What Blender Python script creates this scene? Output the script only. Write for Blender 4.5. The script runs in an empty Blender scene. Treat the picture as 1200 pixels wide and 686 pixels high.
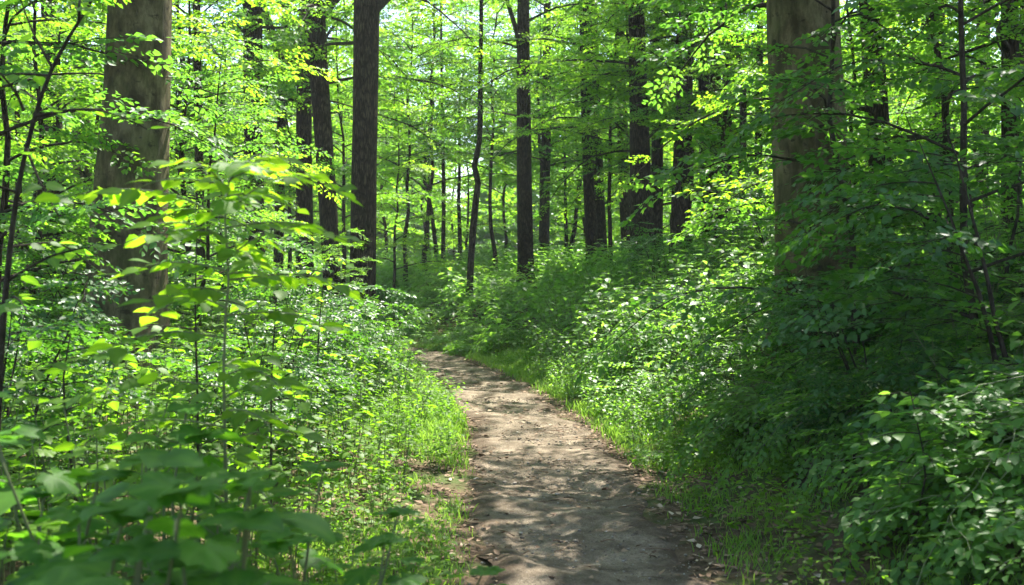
import bpy, math
import numpy as np
from mathutils import Vector

S = bpy.context.scene
COL = S.collection
R0 = np.random.default_rng(11)
PI = math.pi

# ------------------------------------------------------------------ camera frame helpers
HAZE = .0006
F, CX, HY, EYE = 1200.0, 600.0, 335.0, 1.6


def P(px, py, d):
    """point seen at reference pixel px,py at distance d"""
    return np.array([(px - CX) * d / F, d, EYE + (HY - py) * d / F])


SUN_EL, SUN_AZ = math.radians(61), math.radians(24)       # ahead and to the right
SUN = np.array([math.sin(SUN_AZ) * math.cos(SUN_EL), math.cos(SUN_AZ) * math.cos(SUN_EL), math.sin(SUN_EL)])

# ------------------------------------------------------------------ terrain
_pp = np.array([(0.62, -14), (0.62, 0), (0.54, 3), (0.435, 5.5), (0.36, 7.7), (0.17, 11.6), (-0.16, 14.2), (-0.55, 16.7),
                (-1.2, 20), (-2.2, 24), (-3.7, 27), (-6, 29.6), (-10, 32), (-20, 36), (-60, 46)], float)


def resample(pts, step):
    out = []
    for i in range(len(pts) - 1):
        p0, p1, p2, p3 = pts[max(i - 1, 0)], pts[i], pts[i + 1], pts[min(i + 2, len(pts) - 1)]
        n = max(2, int(np.linalg.norm(p2 - p1) / step))
        for k in range(n):
            t = k / n
            out.append(0.5 * (2 * p1 + (p2 - p0) * t + (2 * p0 - 5 * p1 + 4 * p2 - p3) * t * t + (3 * p1 - p0 - 3 * p2 + p3) * t ** 3))
    out.append(pts[-1])
    return np.array(out)


PATH = resample(_pp, 0.5)


def side(x, y):
    """signed distance to the path centre line, right positive; second value: index along it"""
    x = np.asarray(x, float); y = np.asarray(y, float)
    sh = x.shape
    q = np.stack([x.ravel(), y.ravel()], 1)
    best = np.full(len(q), 1e9); sg = np.ones(len(q))
    for a, b in zip(PATH[:-1], PATH[1:]):
        d = b - a; L2 = d @ d
        t = np.clip(((q - a) @ d) / L2, 0, 1)
        r = q - (a + t[:, None] * d)
        dd = np.hypot(r[:, 0], r[:, 1])
        m = dd < best
        best[m] = dd[m]
        sg[m] = np.where(d[1] * r[m, 0] - d[0] * r[m, 1] >= 0, 1, -1)
    return (best * sg).reshape(sh)


def wob(x, y, f, s=0.0):
    return (np.sin(x * f + 1.3 + s) * np.cos(y * f * 0.83 + 0.7 + s) + 0.6 * np.sin(x * f * 2.17 + y * f * 1.3 + 2 + s)
            + 0.35 * np.sin(x * f * 4.3 - y * f * 3.7 + s)) / 1.95


def sstep(a, b, x):
    t = np.clip((x - a) / (b - a), 0, 1)
    return t * t * (3 - 2 * t)


def height(x, y, s=None):
    x = np.asarray(x, float); y = np.asarray(y, float)
    if s is None:
        s = side(x, y)
    r = np.maximum(s - 0.9, 0)
    h = 2.0 * (1 - np.exp(-(r / 3.2) ** 1.4))
    h = h + 0.35 * sstep(0.7, 3.5, -s)
    out = sstep(0.6, 1.8, np.abs(s))
    h = h + out * (0.05 * wob(x, y, 1.7) + 0.09 * wob(x, y, 0.45, 2.0))
    h = h + 0.02 * wob(x, y, 2.3, 1.0) * (1 - out)
    return h


# ------------------------------------------------------------------ mesh building
class MB:
    def __init__(self):
        self.v, self.lv, self.lt, self.t, self.n = [], [], [], [], 0

    def add(self, v, f, t=0.5):
        v = np.asarray(v, np.float32); f = np.asarray(f, np.int64)
        self.v.append(v); self.lv.append((f + self.n).ravel()); self.lt.append(np.full(len(f), f.shape[1], np.int32))
        self.t.append(np.broadcast_to(np.asarray(t, np.float32), (len(v),))); self.n += len(v)

    def inst(self, tmpl, R, T, t):
        tv, tfs = tmpl[:2]
        M, n = len(T), len(tv)
        if M == 0:
            return
        V = np.einsum('mij,nj->mni', R, tv) + T[:, None, :]
        off = (np.arange(M) * n)[:, None, None] + self.n
        for tf in tfs:
            Fc = (tf[None] + off).reshape(-1, tf.shape[1])
            self.lv.append(Fc.ravel()); self.lt.append(np.full(len(Fc), tf.shape[1], np.int32))
        self.v.append(V.reshape(-1, 3).astype(np.float32))
        tt = np.repeat(np.asarray(t, np.float32), n)
        if len(tmpl) > 2:
            tt = np.clip(tt + np.tile(tmpl[2], M), 0, 1)
        self.t.append(tt); self.n += M * n

    def tube(self, pts, rad, k=6, t=0.5, rough=0.0, seed=0):
        pts = np.asarray(pts, float); rad = np.asarray(rad, float)
        m = len(pts)
        tan = np.gradient(pts, axis=0)
        tan /= np.linalg.norm(tan, axis=1)[:, None] + 1e-9
        ref = np.array([1.0, 0, 0]) if abs(tan[:, 0]).mean() < 0.8 else np.array([0, 0, 1.0])
        a = np.cross(tan, ref); a /= np.linalg.norm(a, axis=1)[:, None] + 1e-9
        b = np.cross(tan, a)
        th = np.arange(k) / k * 2 * PI
        rr = rad[:, None] * np.ones(k)[None]
        if rough:
            g = np.random.default_rng(seed)
            rr = rr * (1 + rough * (g.random((m, k)) - 0.5))
        V = pts[:, None] + rr[..., None] * (np.cos(th)[None, :, None] * a[:, None] + np.sin(th)[None, :, None] * b[:, None])
        i = np.arange(m - 1)[:, None] * k; j = np.arange(k)[None]; j2 = (j + 1) % k
        Fq = np.stack([i + j, i + j2, i + k + j2, i + k + j], -1).reshape(-1, 4)
        self.add(V.reshape(-1, 3), Fq, t)

    def build(self, name, mat, parent=None, smooth=True):
        me = bpy.data.meshes.new(name)
        if self.n:
            v = np.concatenate(self.v); lv = np.concatenate(self.lv).astype(np.int32); lt = np.concatenate(self.lt)
            me.vertices.add(len(v)); me.vertices.foreach_set('co', v.ravel())
            me.loops.add(len(lv)); me.loops.foreach_set('vertex_index', lv)
            me.polygons.add(len(lt))
            ls = np.zeros(len(lt), np.int32); ls[1:] = np.cumsum(lt)[:-1]
            me.polygons.foreach_set('loop_start', ls)
            me.polygons.foreach_set('loop_total', lt)
            me.polygons.foreach_set('use_smooth', np.full(len(lt), smooth))
            at = me.attributes.new('tint', 'FLOAT', 'POINT')
            at.data.foreach_set('value', np.concatenate(self.t).astype(np.float32))
            me.update(calc_edges=True)
        me.materials.append(mat)
        o = bpy.data.objects.new(name, me)
        COL.objects.link(o)
        if parent is not None:
            o.parent = parent
        return o


def thing(name, label, cat, loc=(0, 0, 0), group=None):
    o = bpy.data.objects.new(name, None); COL.objects.link(o)
    o.empty_display_size = 0.2
    o.location = [float(c) for c in loc]
    o['label'] = label; o['category'] = cat
    if group:
        o['group'] = group
    return o


def dup(root, loc, rz, sc, label=None, group=None):
    r = root.copy(); COL.objects.link(r)
    for ch in root.children:
        c = ch.copy(); COL.objects.link(c); c.parent = r
        for g in ch.children:
            d = g.copy(); COL.objects.link(d); d.parent = c
    place(r, loc, rz, sc, label, group)
    return r


def place(r, loc, rz, sc, label=None, group=None):
    r.location = [float(c) for c in loc]; r.rotation_euler = (0, 0, float(rz)); r.scale = (float(sc),) * 3
    if label:
        r['label'] = label
    if group:
        r['group'] = group
    elif 'group' in r:
        del r['group']


class Proto:
    """first placing moves the original, later ones copy it"""
    def __init__(self, root):
        self.root, self.used = root, False

    def put(self, loc, rz, sc, label, group=None):
        if not self.used:
            self.used = True
            place(self.root, loc, rz, sc, label, group)
            return self.root
        return dup(self.root, loc, rz, sc, label, group)


# ------------------------------------------------------------------ materials
def new_mat(name):
    m = bpy.data.materials.new(name); m.use_nodes = True
    nt = m.node_tree; nt.nodes.clear()
    return m, nt, (lambda t: nt.nodes.new('ShaderNode' + t)), nt.links.new


def mixc(N, L, fac, a, b, blend='MIX'):
    n = N('Mix'); n.data_type = 'RGBA'; n.blend_type = blend
    for sock, val in ((n.inputs[0], fac), (n.inputs[6], a), (n.inputs[7], b)):
        if isinstance(val, bpy.types.NodeSocket):
            L(val, sock)
        elif isinstance(val, (tuple, list)):
            sock.default_value = (*val[:3], 1)
        else:
            sock.default_value = val
    return n.outputs[2]


def ramp(N, L, src, stops):
    r = N('ValToRGB')
    while len(r.color_ramp.elements) < len(stops):
        r.color_ramp.elements.new(0.5)
    for e, (p, c) in zip(r.color_ramp.elements, stops):
        e.position = p; e.color = (*c, 1) if len(c) == 3 else c
    L(src, r.inputs[0])
    return r.outputs[0]


def noise(N, L, vec, scale, detail=4, rough=0.55):
    n = N('TexNoise'); n.inputs['Scale'].default_value = scale; n.inputs['Detail'].default_value = detail
    n.inputs['Roughness'].default_value = rough
    if vec is not None:
        L(vec, n.inputs['Vector'])
    return n.outputs[0]


def leaf_mat(name, c0, c1, t0, t1, rough=0.5, trans=0.5, spec=0.28, veins=0.0):
    m, nt, N, L = new_mat(name)
    at = N('Attribute'); at.attribute_name = 'tint'
    oi = N('ObjectInfo')
    ad = N('Math'); ad.operation = 'MULTIPLY_ADD'; ad.inputs[1].default_value = 0.3; ad.use_clamp = True
    L(oi.outputs['Random'], ad.inputs[0])
    sb = N('Math'); sb.operation = 'SUBTRACT'; sb.inputs[1].default_value = 0.15
    L(at.outputs['Fac'], sb.inputs[0]); L(sb.outputs[0], ad.inputs[2])
    base = mixc(N, L, ad.outputs[0], c0, c1)
    tr = mixc(N, L, ad.outputs[0], t0, t1)
    geo = N('NewGeometry')
    nz = noise(N, L, geo.outputs['Position'], 30, 2)
    if veins:
        base = mixc(N, L, ramp(N, L, nz, [(0.42, (0, 0, 0)), (0.62, (veins,) * 3)]), base, tuple(1.5 * c for c in c1))
    b = N('BsdfPrincipled'); b.inputs['Roughness'].default_value = rough
    b.inputs['Specular IOR Level'].default_value = spec
    L(base, b.inputs['Base Color'])
    tl = N('BsdfTranslucent'); L(tr, tl.inputs['Color'])
    mx = N('MixShader'); mx.inputs[0].default_value = trans
    L(b.outputs[0], mx.inputs[1]); L(tl.outputs[0], mx.inputs[2])
    o = N('OutputMaterial'); L(mx.outputs[0], o.inputs[0])
    return m


LEAF_BEECH = leaf_mat('beech_leaf', (.045, .115, .016), (.085, .17, .022), (.18, .46, .018), (.37, .67, .035), trans=.55)
LEAF_DEEP = leaf_mat('deep_leaf', (.032, .10, .02), (.06, .145, .03), (.12, .36, .025), (.28, .55, .05), trans=.5)
LEAF_LIME = leaf_mat('lime_leaf', (.05, .12, .012), (.09, .18, .018), (.24, .52, .015), (.44, .72, .04), trans=.56)
HUES = None
LEAF_YELLOW = leaf_mat('young_leaf', (.06, .15, .012), (.10, .2, .018), (.25, .50, .012), (.44, .70, .024), trans=.64)
LEAF_DARK = leaf_mat('shrub_leaf', (.022, .075, .014), (.045, .12, .022), (.075, .25, .016), (.2, .44, .03), trans=.42, rough=.45, spec=.4)
LEAF_NEAR = leaf_mat('near_leaf', (.026, .095, .008), (.058, .15, .014), (.07, .28, .01), (.2, .46, .02), rough=.5, trans=.45, spec=.16, veins=.3)
LEAF_HERB = leaf_mat('herb_leaf', (.045, .13, .018), (.085, .185, .026), (.2, .48, .04), (.36, .64, .06), rough=.44, trans=.5, spec=.38)
LEAF_FRONT = leaf_mat('seedling_leaf', (.045, .11, .009), (.09, .17, .013), (.18, .42, .012), (.28, .55, .022), rough=.5, trans=.54, spec=.22, veins=.25)
GRASS = leaf_mat('grass_blade', (.075, .18, .016), (.14, .26, .035), (.2, .42, .03), (.35, .55, .06), rough=.5, trans=.4)


def bark_mat(name, dark, mid, light, moss, scale=1.0, moss_amt=0.5, ridges=False):
    m, nt, N, L = new_mat(name)
    tc = N('TexCoord')
    mp = N('Mapping'); mp.inputs['Scale'].default_value = (scale, scale, scale * 0.45)
    L(tc.outputs['Object'], mp.inputs[0])
    n1 = noise(N, L, mp.outputs[0], 7, 6, .65)
    c = ramp(N, L, n1, [(.39, dark), (.5, mid), (.61, light)])
    mp2 = N('Mapping'); mp2.inputs['Scale'].default_value = (1.2, 1.2, 1.0); L(tc.outputs['Object'], mp2.inputs[0])
    n2 = noise(N, L, mp2.outputs[0], 2.2, 5, .6)
    c = mixc(N, L, ramp(N, L, n2, [(.45, (0, 0, 0)), (.68, (moss_amt,) * 3)]), c, moss)
    mp3 = N('Mapping'); mp3.inputs['Scale'].default_value = (1, 1, 1.8); L(tc.outputs['Object'], mp3.inputs[0])
    n3 = noise(N, L, mp3.outputs[0], 6.5, 4, .6)
    c = mixc(N, L, ramp(N, L, n3, [(.60, (0, 0, 0)), (.68, (.8,) * 3)]), c, tuple(x * .45 for x in dark))
    b = N('BsdfPrincipled'); b.inputs['Roughness'].default_value = .9; b.inputs['Specular IOR Level'].default_value = .15
    L(c, b.inputs['Base Color'])
    mp4 = N('Mapping'); mp4.inputs['Scale'].default_value = (scale * 2.2, scale * 2.2, scale * .8); L(tc.outputs['Object'], mp4.inputs[0])
    nb = noise(N, L, mp4.outputs[0], 14, 6, .7)
    if ridges:
        mp5 = N('Mapping'); mp5.inputs['Scale'].default_value = (26, 26, 4.5); L(tc.outputs['Object'], mp5.inputs[0])
        vr = N('TexVoronoi'); vr.feature = 'DISTANCE_TO_EDGE'; L(mp5.outputs[0], vr.inputs['Vector']); vr.inputs['Scale'].default_value = 1
        crack = ramp(N, L, vr.outputs['Distance'], [(.0, (0, 0, 0)), (.22, (1, 1, 1))])
        ad = N('Math'); ad.operation = 'ADD'; L(crack, ad.inputs[0]); L(nb, ad.inputs[1]); nb = ad.outputs[0]
        c2 = mixc(N, L, crack, tuple(x * .4 for x in dark), c); L(c2, b.inputs['Base Color'])
    bp = N('Bump'); bp.inputs['Strength'].default_value = .8; bp.inputs['Distance'].default_value = .03
    L(nb, bp.inputs['Height']); L(bp.outputs[0], b.inputs['Normal'])
    o = N('OutputMaterial'); L(b.outputs[0], o.inputs[0])
    return m


BARK_BEECH = bark_mat('beech_bark', (.046, .036, .017), (.096, .078, .039), (.165, .137, .074), (.07, .088, .023))
BARK_DARK = bark_mat('rough_bark', (.028, .018, .010), (.052, .036, .021), (.086, .063, .039), (.04, .05, .02), 1.8, .4, True)
TWIG = bark_mat('twig_bark', (.022, .017, .011), (.04, .031, .02), (.06, .05, .033), (.05, .06, .025), 4, .3)
STEM, _nt, _N, _L = new_mat('green_stem')
_b = _N('BsdfPrincipled'); _b.inputs['Base Color'].default_value = (.09, .11, .035, 1); _b.inputs['Roughness'].default_value = .6
_o = _N('OutputMaterial'); _L(_b.outputs[0], _o.inputs[0])


def ground_mat():
    m, nt, N, L = new_mat('forest_floor')
    g = N('NewGeometry'); p = g.outputs['Position']
    c = ramp(N, L, noise(N, L, p, 9, 6, .7), [(.3, (.035, .024, .014)), (.5, (.085, .058, .036)), (.7, (.16, .115, .075))])
    c = mixc(N, L, ramp(N, L, noise(N, L, p, 1.6, 5, .6), [(.45, (0, 0, 0)), (.62, (.8,) * 3)]), c, (.05, .085, .02))
    v = N('TexVoronoi'); v.inputs['Scale'].default_value = 34; L(p, v.inputs['Vector'])
    c = mixc(N, L, ramp(N, L, v.outputs['Distance'], [(.0, (.55,) * 3), (.35, (0, 0, 0))]), c, (.15, .1, .06))
    b = N('BsdfPrincipled'); b.inputs['Roughness'].default_value = .95; b.inputs['Specular IOR Level'].default_value = .1
    L(c, b.inputs['Base Color'])
    bp = N('Bump'); bp.inputs['Strength'].default_value = .8; bp.inputs['Distance'].default_value = .03
    L(noise(N, L, p, 40, 5, .7), bp.inputs['Height']); L(bp.outputs[0], b.inputs['Normal'])
    o = N('OutputMaterial'); L(b.outputs[0], o.inputs[0])
    return m


def path_mat():
    m, nt, N, L = new_mat('trodden_earth')
    g = N('NewGeometry'); p = g.outputs['Position']
    at = N('Attribute'); at.attribute_name = 'tint'           # 0 at the middle, 1 at the edge of the path
    c = ramp(N, L, noise(N, L, p, 3.2, 8, .68), [(.37, (.105, .079, .053)), (.5, (.195, .153, .108)), (.62, (.30, .242, .175))])
    c = mixc(N, L, ramp(N, L, noise(N, L, p, 70, 3, .7), [(.36, (.7,) * 3), (.5, (0, 0, 0))]), c, (.075, .058, .042))
    v = N('TexVoronoi'); v.inputs['Scale'].default_value = 60; L(p, v.inputs['Vector'])
    gt = N('Math'); gt.operation = 'LESS_THAN'; gt.inputs[1].default_value = .22; L(v.outputs['Distance'], gt.inputs[0])
    pick = N('SeparateColor'); L(v.outputs['Color'], pick.inputs[0])
    g2 = N('Math'); g2.operation = 'GREATER_THAN'; g2.inputs[1].default_value = .72; L(pick.outputs[0], g2.inputs[0])
    mm = N('Math'); mm.operation = 'MULTIPLY'; L(gt.outputs[0], mm.inputs[0]); L(g2.outputs[0], mm.inputs[1])
    m2 = N('Math'); m2.operation = 'MULTIPLY'; m2.inputs[1].default_value = .6; L(mm.outputs[0], m2.inputs[0])
    c = mixc(N, L, m2.outputs[0], c, (.36, .33, .29))
    e = N('Math'); e.operation = 'MULTIPLY_ADD'; e.inputs[1].default_value = 1.0
    sh = N('Math'); sh.operation = 'MULTIPLY_ADD'; sh.inputs[1].default_value = .9; sh.inputs[2].default_value = -.45
    L(noise(N, L, p, 5, 5, .7), sh.inputs[0]); L(at.outputs['Fac'], e.inputs[0]); L(sh.outputs[0], e.inputs[2])
    c = mixc(N, L, ramp(N, L, e.outputs[0], [(.55, (0, 0, 0)), (.85, (.85,) * 3)]), c, (.085, .058, .038))
    b = N('BsdfPrincipled'); b.inputs['Roughness'].default_value = .92; b.inputs['Specular IOR Level'].default_value = .15
    L(c, b.inputs['Base Color'])
    h = N('Math'); h.operation = 'ADD'; L(noise(N, L, p, 55, 5, .75), h.inputs[0]); L(noise(N, L, p, 9, 4, .6), h.inputs[1])
    bp = N('Bump'); bp.inputs['Strength'].default_value = .95; bp.inputs['Distance'].default_value = .032
    L(h.outputs[0], bp.inputs['Height']); L(bp.outputs[0], b.inputs['Normal'])
    o = N('OutputMaterial'); L(b.outputs[0], o.inputs[0])
    return m


def litter_mat(name, stops, rough=.8):
    m, nt, N, L = new_mat(name)
    at = N('Attribute'); at.attribute_name = 'tint'
    b = N('BsdfPrincipled'); b.inputs['Roughness'].default_value = rough; b.inputs['Specular IOR Level'].default_value = .25
    L(ramp(N, L, at.outputs['Fac'], stops), b.inputs['Base Color'])
    o = N('OutputMaterial'); L(b.outputs[0], o.inputs[0])
    return m


LITTER = litter_mat('dry_leaf', [(0, (.07, .042, .024)), (.5, (.16, .10, .06)), (.85, (.27, .19, .12)), (1, (.38, .31, .22))])
STONE = litter_mat('pebble', [(0, (.08, .065, .05)), (.6, (.19, .16, .125)), (1, (.33, .29, .24))])

# ------------------------------------------------------------------ leaf shapes (length 1 along +X)
def leaf_simple(w=0.3, fold=.06, droop=.10):
    v = np.array([(0, 0, 0), (.3, -w, fold), (.66, -w * .72, fold * .6 - droop * .4), (1.08, 0, -droop * 1.3), (.66, w * .72, fold * .6 - droop * .4), (.3, w, fold)])
    return v, [np.array([(0, 1, 2, 3), (0, 3, 4, 5)])]


def leaf_strip(wf, n=7, fold=.05, droop=.16, serr=0.0):
    u = np.linspace(0, 1, n)
    w = np.array([wf(a) for a in u])
    if serr:
        w[1:-1] *= 1 + serr * np.where(np.arange(1, n - 1) % 2, 1, -1)
    z = -droop * u ** 2
    V = []
    for s in (-1, -.5, 0, .5, 1):
        zz = z + fold * abs(s) * np.sin(PI * u) - .05 * (s * s) * w
        V.append(np.stack([u + (abs(s) * -.03 if s else 0), s * w, zz], 1))
    V = np.concatenate(V)
    Fq = []
    for k in range(4):
        for i in range(n - 1):
            Fq.append((k * n + i, k * n + i + 1, (k + 1) * n + i + 1, (k + 1) * n + i))
    return V, [np.array(Fq)[:, ::-1]], np.concatenate([np.full(n, a) for a in (-.12, -.12, .45, -.12, -.12)])


def leaf_lobed(lobes, depth=.5, base=.25, n=40, droop=.16):
    th = np.linspace(-2.55, 2.55, n)
    r = np.zeros(n)
    for a, l in lobes:
        d = np.abs(th - a)
        r = np.maximum(r, l * np.clip(1 - (d / .75) ** 1.15 * depth, 0, 1))
    r = np.maximum(r, base)
    r *= 1 + .05 * np.where(np.arange(n) % 2, 1, -1)
    mid = np.stack([.55 * r * np.cos(th), .55 * r * np.sin(th), .03 * np.cos(th * 2.5)], 1)
    out = np.stack([r * np.cos(th), r * np.sin(th), -droop * r * r + .05 * np.cos(th * 5)], 1)
    V = np.concatenate([np.array([[0, 0, 0.]]), mid, out])
    V[:, 0] += .25
    T = np.array([(0, 1 + i, 2 + i) for i in range(n - 1)])
    Q = np.array([(1 + i, 1 + n + i, 2 + n + i, 2 + i) for i in range(n - 1)])
    vein = np.full(len(V), -.1); vein[0] = .5
    for a, l in lobes:
        vein[1 + int(np.argmin(np.abs(th - a)))] = .6; vein[1 + n + int(np.argmin(np.abs(th - a)))] = .35
    return V * .8, [T, Q], vein


OVATE = lambda a: .36 * math.sin(PI * a ** .72) ** .9 * (1 - .25 * a)
L_SIMPLE = leaf_simple(.34)
L_WIDE = leaf_simple(.36, .05, .12)
L_OVATE = leaf_strip(OVATE, 8, .05, .18, .07)
L_BROAD = leaf_strip(lambda a: .43 * math.sin(PI * a ** .66) ** .8 * (1 - .2 * a), 9, .05, .2, .06)
L_LOBED = leaf_lobed([(0, .85), (.95, .72), (-.95, .72), (1.9, .5), (-1.9, .5)], .55)
L_NARROW = leaf_strip(lambda a: .24 * math.sin(PI * a ** .7) ** .9, 6, .05, .2, .08)


def frames(d, up, roll=None):
    """rotation matrices with X along d and Z near up"""
    d = d / (np.linalg.norm(d, axis=-1, keepdims=True) + 1e-9)
    y = np.cross(up, d); y /= np.linalg.norm(y, axis=-1, keepdims=True) + 1e-9
    z = np.cross(d, y)
    return np.stack([d, y, z], -1)


def jit_up(g, n, s):
    u = np.zeros((n, 3)); u[:, 2] = 1
    u[:, :2] += g.normal(0, s, (n, 2))
    return u


# ------------------------------------------------------------------ sprays: flat leafy twigs, 1 m long
def make_spray(seed, gap=.10, leaf=.115, step=.07, width=.45, tilt=.5):
    g = np.random.default_rng(seed)
    Rl, Tl, tw = [], [], []
    main = np.array([(0, 0, 0), (.3, g.normal(0, .02), .02), (.65, g.normal(0, .04), .0), (1.0, g.normal(0, .05), -.07)])

    def at(pts, u):
        k = np.clip(u, 0, .999) * (len(pts) - 1); i = int(k)
        return pts[i] + (pts[i + 1] - pts[i]) * (k - i)
    tw.append((main, [.008, .006, .004, .002]))
    pos, dirs = [], []
    u, sgn = .1, 1
    while u < .97:
        b = at(main, u); ang = sgn * g.uniform(.7, 1.05)
        ln = width * (1 - .65 * u) * g.uniform(.7, 1.15) * (.55 + .45 * min(1, u / .25))
        d = np.array([math.cos(ang), math.sin(ang), g.normal(0, .09)])
        e = b + d * ln + np.array([ln * .18, 0, -.09 * ln])
        tw.append((np.stack([b, b + d * ln * .5, e]), [.004, .003, .0012]))
        k = max(2, int(ln / step))
        for j in range(k + 1):
            q = b + (e - b) * ((j + .7) / (k + .7))
            sd = 1 if j % 2 else -1
            a2 = ang + sd * g.uniform(.45, .95) * (0 if j == k else 1)
            pos.append(q); dirs.append((math.cos(a2), math.sin(a2), g.normal(-.12, .16)))
        u += gap * g.uniform(.75, 1.3); sgn = -sgn
    for j in range(4):
        pos.append(at(main, .82 + .06 * j)); a2 = (1 if j % 2 else -1) * g.uniform(.2, .7)
        dirs.append((math.cos(a2), math.sin(a2), -.15))
    pos = np.array(pos); dirs = np.array(dirs)
    R = frames(dirs, jit_up(g, len(dirs), tilt))
    sz = leaf * g.uniform(.65, 1.2, len(dirs))
    return R * sz[:, None, None], pos + g.normal(0, .008, pos.shape), tw


SPRAYS = [make_spray(100 + i) for i in range(6)]
SPRAYS_FINE = [make_spray(115 + i, leaf=.1, step=.065, tilt=.3) for i in range(6)]
SPRAYS_BIG = [make_spray(130 + i, gap=.15, leaf=.135, step=.1, width=.5) for i in range(4)]
SPRAYS_FAR = [make_spray(160 + i, gap=.16, leaf=.17, step=.13, width=.55, tilt=.45) for i in range(4)]


def add_sprays(mb, tmpl, protos, items, g, twig=None, sp=.16, k=3):
    """items: list of (R3x3, T3, scale, tint)"""
    for R, T, sc, tn in items:
        Rl, Tl, tw = protos[int(g.integers(len(protos)))]
        mb.inst(tmpl, (R @ Rl) * sc, T + (Tl @ R.T) * sc, np.clip(tn + g.normal(0, sp, len(Tl)), 0, 1))
        if twig is not None:
            twig.tube(tw[0][0] @ R.T * sc + T, np.array(tw[0][1]) * sc, k)


def add_twigs(twig, protos, R, T, sc, idx):
    for p, r in protos[idx][2]:
        twig.tube(p @ R.T * sc + T, np.array(r) * sc, 3)


def bough(start, az, length, rise, droop, g, n=8):
    """a limb: rises, levels off and droops at its tip"""
    t = np.linspace(0, 1, n)
    r = length * t
    z = rise * length * (t - .55 * t * t) - droop * length * t ** 3
    wv = np.cumsum(g.normal(0, .035, n)) * length * .5
    wv -= wv[0]
    x = math.cos(az) * r - math.sin(az) * wv; y = math.sin(az) * r + math.cos(az) * wv
    return start + np.stack([x, y, z + np.cumsum(g.normal(0, .008, n)) * length], 1)


def poly_at(pts, u):
    k = min(max(u, 0), .9999) * (len(pts) - 1); i = int(k)
    return pts[i] + (pts[i + 1] - pts[i]) * (k - i), pts[i + 1] - pts[i]


def bough_sprays(pts, length, g, first=.22, gap=.2, size=.8, tint=.45, tilt=.34):
    out = []
    u = first; sgn = 1 if g.random() < .5 else -1
    while u < .98:
        p, d = poly_at(pts, u)
        a = math.atan2(d[1], d[0]) + sgn * g.uniform(.55, 1.1)
        dv = np.array([[math.cos(a), math.sin(a), g.normal(-.04, .14)]])
        R = frames(dv, jit_up(g, 1, tilt))[0]
        out.append((R, p, size * g.uniform(.65, 1.15) * (1 - .3 * u), tint + g.normal(0, .1)))
        u += gap / length * g.uniform(.7, 1.3); sgn = -sgn
    p, d = poly_at(pts, .97)
    R = frames(np.array([d]), jit_up(g, 1, tilt))[0]
    out.append((R, p, size * .8, tint + .05))
    return out


# ------------------------------------------------------------------ young tree prototypes
def young_tree(seed, H, low, nb, reach, r0, leafmat, tmpl, protos, name='young_tree', gap=.155, size=.8, split=True, lean=.5):
    g = np.random.default_rng(seed)
    root = thing(name, 'x', 'tree')
    n = 12
    t = np.linspace(0, 1, n)
    wx = np.cumsum(g.normal(0, .05, n)) * H * .16; wy = np.cumsum(g.normal(0, .05, n)) * H * .16
    tr = np.stack([wx - wx[0] + lean * (g.random() - .5) * t * H * .15, wy - wy[0], t * H - .15], 1)
    mb = MB(); mb.tube(tr, r0 * (1 - .88 * t) * np.where(t < .05, 1.35, 1), 8, .5, .12, seed)
    fol = MB(); az = g.random() * 6.28
    limbs = []
    for i in range(nb):
        f = low + (1 - low) * ((i + g.random()) / nb) ** .9
        p, _ = poly_at(tr, f)
        az += 2.4 + g.normal(0, .3)
        q = (f - low) / (1 - low)
        ln = reach * (.35 + .65 * (1 - q) ** .7) * g.uniform(.7, 1.15)
        b = bough(p, az, ln, g.uniform(.25, .6), g.uniform(.05, .28), g)
        rb = r0 * .42 * (1 - .6 * f)
        lm = MB() if split else mb
        lm.tube(b, rb * (1 - .88 * np.linspace(0, 1, len(b))) + .002, 5)
        add_sprays(fol, tmpl, protos, bough_sprays(b, ln, g, gap=gap, size=size), g, lm)
        if split:
            limbs.append(lm)
    add_sprays(fol, tmpl, protos, bough_sprays(tr[-4:], H * .25, g, gap=gap, size=size * .7), g, mb)
    mb.build('trunk', BARK_DARK if r0 > .05 else TWIG, root)
    for lm in limbs:
        lm.build('branch', TWIG, root)
    fol.build('crown', leafmat, root)
    return Proto(root)


def multi_stem_shrub(seed, H, ns, spread, leafmat, tmpl, protos, nb=7, gap=.2, size=.7, name='shrub', tint=.4):
    g = np.random.default_rng(seed)
    root = thing(name, 'x', 'shrub')
    fol = MB()
    for i in range(ns):
        az = i * 2.4 + g.normal(0, .4); tip = spread * g.uniform(.35, 1)
        h = H * g.uniform(.65, 1.0)
        t = np.linspace(0, 1, 9)
        st = np.stack([math.cos(az) * (.12 + tip * t ** 1.3), math.sin(az) * (.12 + tip * t ** 1.3), h * t - .1], 1)
        st[:, :2] += np.cumsum(g.normal(0, .02, (9, 2)), 0) * H * .3
        sm = MB(); sm.tube(st, (.009 + .006 * H) * (1 - .85 * t), 6)
        for k in range(nb):
            f = .12 + .85 * (k + g.random()) / nb
            p, _ = poly_at(st, f)
            ln = (.35 + .28 * H * (1 - .6 * f)) * g.uniform(.6, 1.2)
            b = bough(p, az + g.normal(0, 1.1), ln, g.uniform(.1, .5), g.uniform(.05, .3), g, 6)
            sm.tube(b, .006 * (1 - .8 * np.linspace(0, 1, 6)), 4)
            add_sprays(fol, tmpl, protos, bough_sprays(b, ln, g, .15, gap, size, tint), g, sm)
        sm.build('stem', TWIG, root)
    fol.build('foliage', leafmat, root)
    return Proto(root)


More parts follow.
